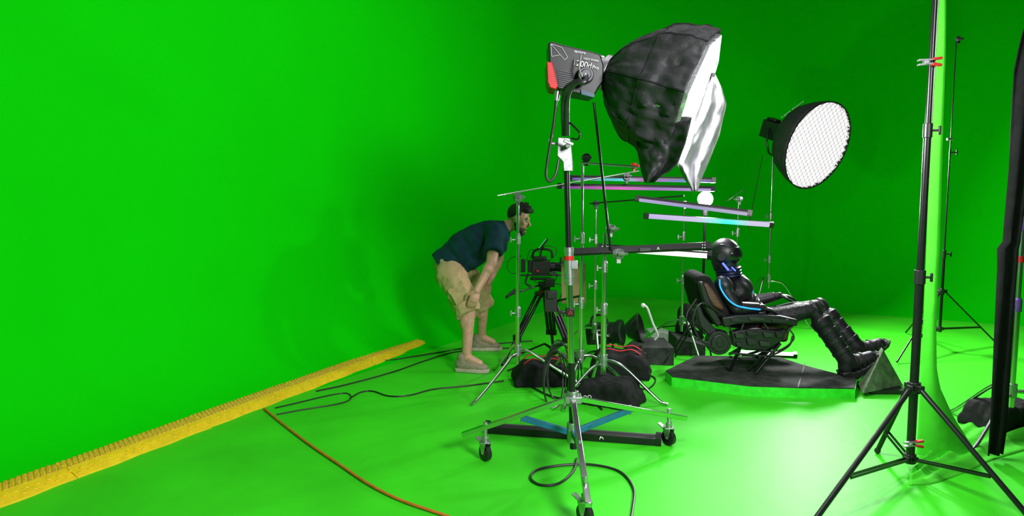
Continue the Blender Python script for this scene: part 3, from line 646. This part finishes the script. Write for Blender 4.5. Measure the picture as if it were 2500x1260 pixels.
for j,(cx_,cy_,rx0) in enumerate(((1362,905,.10),(1350,925,.085))):
    m=MB()
    for k in range(5):
        c_=W(cx_+4*k,cy_,5.60-.1*j+.02*k); rx=rx0+.012*k
        m.tube([c_+V((rx*math.cos(a)*(.9),.03*math.sin(a*2+k),.24*math.sin(a)-.01*k)) for a in [i*math.pi/12 for i in range(25)]],.0055,seg=6)
    m.obj('coiled_cable',CBL,label='black cable coiled and hung between the grip stands',category='cable')
# ---------------------------------------------------------------- floor lamp heads and wedges
def lamphead(c,yaw,label,s=1):
    c=V(c); t=math.radians(yaw); f=V((math.cos(t),math.sin(t),.12)).normalized(); l=V((-f.y,f.x,0)).normalized(); u=f.cross(l); R=Matrix((f,l,u)).transposed()
    e=top('lamp_head',V((c.x,c.y,0)),label,'studio light')
    m=MB(); m.box(c-f*.08*s,(.2*s,.16*s,.17*s),R); m.obj('housing',BLK,e,bevel=.012)
    m=MB(); m.lathe(c,f,[(0,.001),(.02,.09*s),(.09*s,.095*s),(.09*s,.11*s),(.12*s,.11*s),(.12*s,.085*s),(.10*s,.001)],seg=28); m.obj('lens_barrel',BLM,e)
    m=MB(); m.tube([c+l*.1*s,c+l*.13*s+V((0,0,-.12*s)),c+l*.06*s+V((0,0,-.2*s)),c-l*.06*s+V((0,0,-.2*s)),c-l*.13*s+V((0,0,-.12*s)),c-l*.1*s],.012,sm=3); m.obj('yoke',BLM,e)
    m=MB(); m.tube([c-f*.15*s+u*.09*s,c-f*.12*s+u*.15*s,c-f*.02*s+u*.15*s,c+u*.09*s],.012,sm=3); m.obj('carry_handle',BLK,e)
    return e
g=G(1485,868); e=lamphead(V((g.x,g.y,.225)),-25,'black LED lamp head resting on the floor behind the sandbags',1.15)
text('Aputure',V((g.x-.08,g.y-.125,.23)),.04,WHT,e,ry=.1)
rc=W(1560,803,6.75)
RF=top('reflector_dish',V((rc.x,rc.y,0)),'round black reflector dish leaning on the floor with pale handle','light reflector')
m=MB(); m.lathe(rc-V((.02,0,0)),(1,-.35,.25),[(-.1,.04),(-.09,.07),(0,.13),(.04,.145),(.045,.13),(-.05,.06),(-.09,.001)],seg=36); m.obj('dish',BLM,RF)
m=MB(); m.tube([W(1568,745,6.6),W(1580,752,6.6),W(1594,790,6.6),W(1606,818,6.6),W(1598,830,6.6)],.010,sm=5); m.sph(W(1570,746,6.6),.022); m.obj('handle',GRY,RF)
m=MB(); m.box((rc.x,rc.y,.06),(.14,.12,.12)); m.obj('foot',BLK,RF,bevel=.01)
def wedge(pts,dep,label,mm=CARP,h=.0):
    m=MB(); m.slab(pts,dep); m.obj('stage_wedge',mm,label=label,category='stage block',bevel=.004)
g0=G(1545,890); g1=G(1645,893)
wedge([V((g0.x,g0.y,0)),V((g1.x,g1.y,0)),V((g1.x,g1.y,.17)),V((g0.x+.1,g0.y,.16)),V((g0.x,g0.y,.08))],(0,.45,0),'black carpeted angular block on the floor beside the stage')
g0=G(1652,868); g1=G(1722,868)
wedge([V((g0.x,g0.y,0)),V((g1.x,g1.y,0)),V((g1.x,g1.y,.10)),V((g0.x,g0.y,.17))],(0,.4,0),'black sloped carpeted block behind the seat')
g0=G(1590,838); g1=G(1660,838)
wedge([V((g0.x,g0.y,0)),V((g1.x,g1.y,0)),V((g1.x,g1.y,.06)),V((g0.x+.12,g0.y,.12)),V((g0.x,g0.y,.10))],(0,.3,0),'grey angular block lying behind the stage',GRY)
m=MB(); p=G(1690,850); m.sph(V((p.x,p.y+.1,.17)),(.16,.14,.17)); m.sph(V((p.x-.05,p.y+.1,.33)),(.09,.09,.12)); o=m.remesh('equipment_bag',BFB,vox=.014,smooth=2,label='slumped black equipment bag behind the seat',category='bag')
# ---------------------------------------------------------------- stage platform
zt=.085
top_pts=[G(1624,905,zt),G(1700,868,zt),G(1905,872,zt),G(1965,892,zt),G(2092,925,zt),G(2088,948,zt),G(1948,946,zt),G(1832,942,zt),G(1640,919,zt)]
m=MB(); m.slab([V((p.x,p.y,0)) for p in top_pts],(0,0,zt-.008)); st=m.obj('stage_platform',GP,label='low angular stage with black carpet top and green edge',category='stage platform')
cx=sum((p for p in top_pts),V((0,0,0)))/len(top_pts)
m=MB(); m.slab([V((p.x,p.y,zt-.008))-(V((p.x,p.y,0))-V((cx.x,cx.y,0))).normalized()*.006 for p in top_pts],(0,0,.010)); m.obj('carpet_top',CARP,st,bevel=.002)
a=G(1965,888,zt);b=G(1948,946,zt); m=MB(); m.beam(a+V((0,0,.002)),b+V((0,0,.002)),.008,.003); m.obj('seam',BLK,st)
A1,A2,A3=G(2106,962,.03),G(2205,942,.03),W(2156,853,5.95); bk=V((.10,.30,0)); m=MB()
m.add([A1,A2,A3,A1+bk,A2+bk,A3+bk*.3],[(0,1,2),(5,4,3),(0,3,4,1),(1,4,5,2),(2,5,3,0)]); fw=m.obj('foot_rest_wedge',WEDM,bevel=.006,label='dark triangular foot wedge the boots press against',category='foot rest')
m=MB(); m.box(((A1.x+A2.x)/2+.04,(A1.y+A2.y)/2+.12,.015),(.30,.30,.03)); m.obj('base_plate',BLK,fw)
# ---------------------------------------------------------------- seat
ST=top('racing_seat',G(1850,905,zt),'black reclining cockpit seat with brown padding and side pods','seat')
def sl(nm,pts,Y0,th,mm,bev=.012,par=ST):
    m=MB(); m.slab([W(x,y,Y0) for x,y in pts],(0,th,0)); return m.obj(nm,mm,par,bevel=bev)
sl('seat_back',[(1698,680),(1714,670),(1734,674),(1752,705),(1775,745),(1812,770),(1850,782),(1848,806),(1790,802),(1738,792),(1712,760),(1700,720)],6.10,.46,BFB,.03)
sl('back_pad',[(1712,694),(1728,690),(1750,720),(1768,750),(1768,762),(1742,750),(1722,724)],6.07,.5,BRN,.02)
sl('seat_cushion',[(1800,778),(1925,782),(1932,800),(1925,838),(1830,828)],6.13,.40,BRN,.03)
sl('side_bolster',[(1696,745),(1708,742),(1720,772),(1748,805),(1778,812),(1772,830),(1738,828),(1710,797)],5.98,.08,ARM,.01)
sl('side_bolster',[(1706,690),(1718,688),(1738,740),(1764,790),(1752,800),(1722,755)],6.0,.06,BLK,.012)
for Y0,th in((5.98,.10),(6.62,.08)):
    sl('side_rail',[(1762,776),(1800,770),(1850,768),(1905,772),(1950,782),(1946,797),(1900,792),(1850,788),(1800,792),(1768,800)],Y0,th,BLK,.010)
    sl('side_pod',[(1785,812),(1808,806),(1850,804),(1895,808),(1922,804),(1912,832),(1872,857),(1822,855),(1790,845)],Y0+.01,th*.8,BLK,.010)
    for a,b in(((1775,792),(1795,820)),((1815,788),(1806,812)),((1862,786),(1880,812)),((1938,792),(1912,815))):
        MB().beam(W(*a,Y0+.05),W(*b,Y0+.05),.03,.016).obj('strut',DST,ST,bevel=.003)
for k,(x,y,w,h,mm) in enumerate(((1800,782,34,9,ARM),(1848,779,40,9,DST),(1905,784,44,9,ARM),(1806,820,24,12,DST),(1838,815,30,10,ARM),(1876,818,26,12,DST),(1835,835,24,16,ARM),(1868,840,28,12,DST),(1805,842,16,10,ARM),(1903,818,18,14,ARM))):
    sl('pod_panel',[(x-w/2,y-h/2),(x+w/2-2,y-h/2+1),(x+w/2,y+h/2-3),(x+w/2-5,y+h/2),(x-w/2+3,y+h/2)],5.965,.03,mm,.003)
m=MB(); c_=W(1757,838,5.93); m.cone(c_,c_+V((0,.10,0)),.098,.10,seg=36); m.cone(c_-V((0,.012,0)),c_,.07,.075,seg=30); m.cone(c_-V((0,.02,0)),c_,.03,.03,seg=20); m.obj('side_motor',BLK,ST,bevel=.004)
for Yk in(6.05,6.55):
    for a,b,r in(((1905,838),(1845,912),.014),((1888,846),(1828,905),.012),((1806,850),(1782,905),.014)):
        MB().cone(W(*a,Yk),G(b[0],b[1]+(6.05-Yk)*80,zt+.01),r).obj('support_leg',BLM,ST)
for r,pts in((.009,[(1772,775,6.0),(1715,740,5.96),(1692,780,5.95),(1710,830,5.93),(1745,850,5.92)]),(.007,[(1700,730,6.0),(1676,770,5.96),(1688,815,5.95),(1730,838,5.92)]),(.008,[(1935,820,5.97),(1925,845,5.95),(1880,868,5.95),(1830,866,5.95),(1780,862,5.95)]),(.006,[(1925,800,5.96),(1938,828,5.94),(1900,856,5.94),(1850,858,5.95)])):
    MB().tube([W(*p) for p in pts],r,sm=6).obj('cable',CBL,ST)
# ---------------------------------------------------------------- suited figure
PF=top('person',W(1848,805,6.3),'person in black armoured suit and glossy helmet, reclining in the seat','person')
pel=W(1845,780,6.34); ab=W(1822,750,6.34); ch=W(1795,712,6.34); nk=W(1780,672,6.34); hd=W(1772,621,6.34)
ax=(ch-pel).normalized(); RT=Rx(ax,(1,0,.6))
m=MB(); m.sph(pel,(.12,.17,.12),RT); m.sph(ab,(.13,.155,.125),RT); m.sph(ch,(.14,.185,.135),RT); m.cap(ch,nk,.10,.065); m.cap(nk,hd,.065,.07)
aN=(W(1766,700,6.14),W(1797,754,6.05),W(1862,752,6.08)); aF=(W(1807,694,6.54),W(1840,738,6.62),W(1902,722,6.55))
for s_,e_,w_ in(aN,aF): m.cap(ch+ax*.03,s_,.08,.068); m.cap(s_,e_,.062,.048); m.cap(e_,w_,.050,.034)
lN=(W(1850,786,6.22),W(1985,756,6.16),W(2066,878,6.0)); lF=(W(1860,776,6.46),W(2002,748,6.5),W(2090,846,6.32))
for h_,k_,a_k in(lN,lF): m.cap(h_,k_,.094,.066); m.cap(k_,a_k,.062,.05)
hand(m,aN[2],(.85,0,-.25),(0,0,-1),1,.35,L=.20,fr=.0105); hand(m,aF[2],(.95,0,-.1),(0,0,-1),-1,.35,L=.20,fr=.0105)
m.remesh('body',SUIT,PF,vox=.0075,smooth=2)
Rh=Rx((.93,-.28,-.12),(0,0,1)); h_p=lambda x,y,z:hd+Rh@V((x,y,z))*.88
m=MB(); m.sph(h_p(-.012,0,.01),(.128,.112,.132),Rh,seg=24,rings=16); m.cap(h_p(-.04,0,-.06),h_p(-.03,0,-.12),.085,.07); m.sph(h_p(.03,0,-.09),(.085,.085,.062),Rh); m.cap(h_p(.06,-.04,-.12),h_p(.06,.04,-.12),.036,.036)
hm=m.remesh('helmet',HSH,PF,vox=.008,smooth=2)
m=MB(); m.sph(h_p(.030,0,.005),(.114,.102,.100),Rh,seg=28,rings=18); m.obj('visor',VIS,hm)
for s_ in(-1,1):
    MB().cone(h_p(-.035,s_*.105,-.02),h_p(-.035,s_*.135,-.02),.045,.036,seg=20).obj('ear_cap',ARM,hm,bevel=.003); MB().cone(h_p(.05,s_*.07,-.11),h_p(.11,s_*.045,-.115),.022,.018).obj('breather',ARM,hm,bevel=.003)
MB().tube([h_p(-.14,0,.05),h_p(-.06,-.09,.09),h_p(.02,-.10,.09),h_p(.10,-.05,.08)],.008,sm=5).obj('brow_ridge',ARM,hm)
MB().beam(W(1764,642,6.17),W(1779,660,6.15),.02,.016).obj('chin_light',BLUL,hm,bevel=.003)
MB().beam(W(1786,652,6.20),W(1796,662,6.19),.012,.010).obj('chin_light',BLUL,hm,bevel=.003)
m=MB()
for k in range(3): 
    c_=nk.lerp(hd,.02+.14*k); m.tube([c_+V((.092*math.cos(a),.10*math.sin(a),.015*math.cos(a))) for a in [i*math.pi/10 for i in range(21)]],.018,seg=8)
m.obj('neck_collar',NCK,PF)
def plate(nm,c,size,R,mm=ARM): 
    m=MB(); m.sph(c,size,R,seg=20,rings=12); return m.obj(nm,mm,PF)
for s_ in(aN,aF):
    plate('shoulder_pad',s_[0]+V((-.0,0,.015)),(.085,.070,.074),Rx(s_[1]-s_[0],(0,0,1)))
    m=MB(); a,b=s_[1].lerp(s_[2],.15),s_[1].lerp(s_[2],.85); m.cone(a+V((0,0,.006)),b+V((0,0,.004)),.058,.042,seg=10); m.obj('forearm_guard',ARM,PF,bevel=.006)
for s_ in(lN,lF):
    plate('knee_pad',s_[1]+V((.015,0,.015)),(.072,.066,.05),Rx(s_[2]-s_[1],(1,0,1)))
    m=MB(); dq=(s_[1]-s_[0]).normalized()
    for t_ in(.35,.5,.65): m.cone(s_[0].lerp(s_[1],t_)-dq*.03,s_[0].lerp(s_[1],t_)+dq*.02,.098-.03*t_,.094-.03*t_,seg=12)
    m.obj('thigh_guard',ARM,PF,bevel=.006)
for sy_ in(-.075,.075): plate('chest_plate',ch+RT@V((.02,sy_,.085)),(.09,.075,.06),RT)
for k in range(4): plate('abdomen_plate',ab+RT@V((.05-.05*k,0,.085)),(.024,.10,.045),RT)
MB().tube([W(1757,682,6.06),W(1759,702,6.05),W(1775,728,6.01),W(1796,745,5.98),W(1822,752,5.995),W(1856,756,6.02)],.007,sm=6).obj('light_piping',CYAN,PF)
MB().tube([W(1803,676,6.28),W(1822,692,6.4),W(1837,706,6.5),W(1838,724,6.56)],.006,sm=6).obj('light_piping',CYAN,PF)
for pts in([(1890,752,6.08),(1930,745,6.06),(1962,742,6.07)],[(1895,748,6.10),(1935,738,6.1),(1990,738,6.09)]): MB().tube([W(*p) for p in pts],.003,sm=4).obj('trim_line',TRM,PF)
def boot(kn,an):
    dn=(an-kn).normalized(); m=MB(); a=kn.lerp(an,.25); m.cap(a,an,.080,.070); m.cone(kn.lerp(an,.2),kn.lerp(an,.34),.088,.088,20)
    toe=an+V((.19,-.02,.02)); m.cap(an,an+V((.06,0,-.03)),.072,.068); m.cap(an+V((.05,0,-.03)),toe,.066,.058); m.cap(an,an+V((-.005,-.01,-.07)),.068,.062)
    b=m.remesh('boot',SUIT,PF,vox=.008,smooth=2)
    s=MB(); pts=[an+V(v) for v in((-.06,-.075,-.10),(-.02,-.075,-.185),(.07,-.075,-.155),(.17,-.075,-.07),(.255,-.075,.01),(.27,-.075,.07),(.22,-.075,.02),(.13,-.075,-.05),(.05,-.075,-.09),(.0,-.075,-.085))]
    s.slab(pts,(0,.14,0)); so_=s.obj('boot_sole',BLK,b,bevel=.010)
    s=MB()
    for k in range(8):
        p=an+V((-.005+.034*k,-.079,-.160+.027*k)); s.beam(p,p+V((-.014,0,.036)),.006,.009)
    s.obj('sole_ridge',DST,so_)
    for t_ in(.45,.65,.85):
        c_=kn.lerp(an,t_); MB().cone(c_-dn*.016,c_+dn*.016,.088-.012*t_,.086-.012*t_,seg=20).obj('boot_strap',ARM,b,bevel=.004)
    for k in range(2):
        c_=an+V((.07+.05*k,0,-.025+.012*k)); MB().cone(c_-V((.012,0,0)),c_+V((.012,0,.004)),.074,.072,seg=20).obj('boot_strap',ARM,b,bevel=.004)
boot(lN[1],lN[2]); boot(lF[1],lF[2])
# ---------------------------------------------------------------- black tripod stand with green drape
def tstand(x,y,label,hubz,feet,ztop,brz,radii,zs,name='tripod_stand',bm_=BLM):
    e=top(name,(x,y,0),label,'light stand'); hb=V((x,y,hubz)); lo=V((x,y,brz))
    for f in feet:
        dv=(f-V((x,y,0))).normalized(); s=hb+dv*.04; MB().tube([s,f+V((0,0,.02))],radii[0]*.62,seg=10).obj('leg',bm_,e)
        MB().sph(f+V((0,0,.02)),radii[0]*.8).obj('foot',BLK,e)
        sd=V((-dv.y,dv.x,0)); q=s.lerp(f,.68); m=MB(); [m.beam(lo+dv*.03+sd*k,q+sd*k,.006,.014) for k in(-.014,.014)]; m.obj('brace',bm_,e)
    m=MB(); m.cone(hb-V((0,0,.035)),hb+V((0,0,.03)),radii[0]*1.5,seg=20)
    for f in feet: 
        dv=(f-V((x,y,0))).normalized(); m.beam(hb,hb+dv*.06,.035,.035)
    m.obj('hub',BLK,e,bevel=.003)
    m=MB(); m.cone(lo-V((0,0,.03)),lo+V((0,0,.025)),radii[0]*1.35,seg=20)
    for f in feet: 
        dv=(f-V((x,y,0))).normalized(); m.beam(lo,lo+dv*.045,.03,.03)
    m.obj('lower_hub',BLK,e,bevel=.003)
    for k in range(len(zs)-1):
        MB().cone((x,y,zs[k]),(x,y,zs[k+1]),radii[k],seg=18).obj('column_section',bm_,e)
        if k: 
            m=MB(); z=zs[k]; m.cone((x,y,z-.06),(x,y,z+.02),radii[k-1]*1.25,seg=18); m.cone((x,y,z-.02),(x+.05,y-.02,z-.02),.007); m.box((x+.055,y-.02,z-.02),(.012,.014,.05)); m.obj('locking_collar',BLK,e,bevel=.003)
    return e
TX,TY=W(2228,1100,4.16).x-.012,4.16
ft=[G(1985,1285),G(2142,1108),G(2520,1282)]
T=tstand(TX,TY,'tall black tripod stand with spring clamps holding green fabric',W(2230,945,TY).z,ft,3.2,W(2240,1118,TY).z,[.024,.0195,.0155],[.05,W(2240,668,TY).z,W(2258,310,TY).z,3.3])
MB().cone((TX+.012,TY-.012,1.95),(TX+.012,TY-.012,3.25),.004,seg=8).obj('silver_strip',CHR,T)
def clamp(p,label,s=1,par=None,c=RED):
    e=top('spring_clamp',p,label,'clamp'); p=V(p); q=lambda x,y,z:p+V((x,y,z))*s
    m=MB(); m.beam(q(-.06,-.03,.008),q(.03,-.03,.012),.03*s,.012*s); m.beam(q(-.06,-.03,-.022),q(.03,-.03,-.012),.03*s,.012*s); m.cone(q(-.01,-.05,-.005),q(-.01,-.01,-.005),.014*s); m.obj('jaw',STL,e,bevel=.002)
    m=MB(); m.beam(q(.03,-.03,.014),q(.09,-.03,.022),.034*s,.018*s); m.beam(q(.03,-.03,-.014),q(.09,-.03,-.024),.034*s,.018*s); m.obj('grip',c,e,bevel=.004)
clamp(W(2258,152,4.15),'steel spring clamp with red grips on the black stand',.85)
clamp(W(2220,1080,4.14),'red spring clamp low on the black tripod stand',.75)
def ip(y,tab):
    for (a,*b),(c,*d2) in zip(tab,tab[1:]):
        if a<=y<=c: t=(y-a)/(c-a); return [u+(v-u)*t for u,v in zip(b,d2)]
    return list(tab[-1][1:])
tab=[(-60,2286,2320),(150,2283,2319),(300,2274,2316),(600,2262,2310),(800,2254,2300),(900,2250,2304),(960,2246,2318),(1030,2242,2350),(1100,2238,2395),(1142,2230,2420)]
rows=[]
for i in range(61):
    y=-60+1202*i/60; l,r=ip(y,tab); row=[]
    for k in range(25):
        t=k/24; row.append(W(l+(r-l)*t,y,4.40)+V((0,-.05*math.sin(t*math.pi)+.10*t*t,0)))
    rows.append(row)
rows=[[V((p.x,p.y,max(p.z,.006))) for p in r] for r in rows]
m=MB(); m.grid(rows); m.obj('green_drape',GD,recalc=False,solid=.003,label='bright green fabric drape hanging behind the black tripod stand',category='fabric')
rows=[]
far=[(2225,1150),(2260,1100),(2310,1060),(2345,1030),(2390,1010),(2440,1000),(2500,990)]
near=[(2220,1186),(2275,1182),(2320,1168),(2370,1148),(2420,1125),(2470,1110),(2520,1095)]
fa=catmull([G(*p) for p in far],8); ne=catmull([G(*p) for p in near],8)
for i,(a,b) in enumerate(zip(fa,ne)):
    rows.append([a.lerp(b,k/24)+V((0,0,.003+.055*math.sin(math.pi*k/24)*(.45+.3*math.sin(k*.9+i*.12)+.4*noise.noise(V((i*.12,k*.22,1)))))) for k in range(25)])
m=MB(); m.grid(rows); m.obj('fabric_pool',GD,recalc=False,sharp=90,solid=.003,label='crumpled green fabric gathered on the floor',category='fabric')
TX2,TY2=W(2296,780,7.3).x,7.3
T2=tstand(TX2,TY2,'thin black tripod stand near the green wall',W(2298,712,TY2).z,[G(2190,888),G(2212,815),G(2428,838)],3.1,W(2294,803,TY2).z,[.0135,.007,.005],[.2,1.0,2.0,3.05])
griphead((TX2+.02,TY2,3.07),T2,(1,-.3,0),.8,DST)
m=MB(); m.cone(W(2312,340,7.25),W(2326,340,7.25),.012); m.obj('spigot',STL,T2)
tabf=[(70,2500,2560),(120,2488,2560),(175,2478,2556),(420,2468,2510),(590,2452,2492),(600,2438,2490),(650,2438,2488),(800,2428,2478),(1040,2412,2462),(1110,2406,2450)]
rows=[]
for i in range(61):
    y=70+1040*i/60; l,r=ip(y,tabf); rows.append([W(l+(r-l)*k/14,y,4.32)+V((0,.02*math.sin(k*.8+y*.004),0)) for k in range(15)])
m=MB(); m.grid(rows); m.obj('black_flag',BFB,recalc=False,sharp=80,solid=.004,label='tall narrow black cloth flag hanging from a stand',category='fabric flag')
X3=W(2488,700,4.75).x
T3=cstand(X3,4.75,W(2496,335,4.75).z,'chrome stand with purple collars beside the black cloth flag',feet=(215,330,100),span=.55,secs=(.45,.72),colm=PURP)
griphead((X3+.01,4.7,W(2496,335,4.75).z+.03),T3,(0,-1,0),1.0,DST)
MB().cone((X3,4.75,1.16),(X3,4.75,1.2),.021,seg=16).obj('collar_ring',RED,T3)
sandbag(G(2455,1045)+V((0,.05,0)),20,'black sandbag at the foot of the flag stand',.9,False,False)
# ---------------------------------------------------------------- lights
def aim(o,t): o.rotation_euler=(V(t)-o.location).to_track_quat('-Z','Y').to_euler()
def area(n,loc,tgt,p,size,c=(1,1,1),spread=180,shape='DISK'):
    l=bpy.data.lights.new(n,'AREA'); l.energy=p; l.shape=shape; l.size=size; l.color=c; l.spread=math.radians(spread); o=bpy.data.objects.new(n,l); o.location=loc; col.objects.link(o); aim(o,tgt); return o
def spot(n,loc,tgt,p,ang_,blend,rad=.3,c=(1,1,1)):
    l=bpy.data.lights.new(n,'SPOT'); l.energy=p; l.spot_size=math.radians(ang_); l.spot_blend=blend; l.shadow_soft_size=rad; l.color=c; o=bpy.data.objects.new(n,l); o.location=loc; col.objects.link(o); aim(o,tgt)
spot('wall_wash',(2.2,.1,3.0),(-3.2,6.2,1.7),1450,110,.75,.6)
area('softbox_light',fc+nax*.03,fc+nax*2,120,.6)
area('dome_light_source',dc+nd*.02,dc+nd*2,190,.5)
area('overhead_fill',(1.5,5.0,5.6),(1.5,5.0,0),80,4,shape='SQUARE')  # unseen overhead fill, added to raise the ambient light
l=bpy.data.lights.new('bulb_source','POINT'); l.energy=48; l.shadow_soft_size=.05; o=bpy.data.objects.new('bulb_source',l); o.location=bp+V((0,-.12,0)); col.objects.link(o)
w=bpy.data.worlds.new('studio'); bpy.context.scene.world=w; w.use_nodes=True; w.node_tree.nodes['Background'].inputs[0].default_value=(.75,.8,.85,1); w.node_tree.nodes['Background'].inputs[1].default_value=.04
# ---------------------------------------------------------------- camera
cam=bpy.data.cameras.new('camera'); cam.lens=F/2500*36; cam.sensor_width=36; cam.sensor_fit='HORIZONTAL'; cam.clip_end=100
co=bpy.data.objects.new('camera',cam); co.location=(0,0,H); co.rotation_euler=(math.pi/2-PIT,0,0); col.objects.link(co); bpy.context.scene.camera=co
vs=bpy.context.scene.view_settings; vs.view_transform='Standard'; vs.look='None'; vs.exposure=0; vs.gamma=1
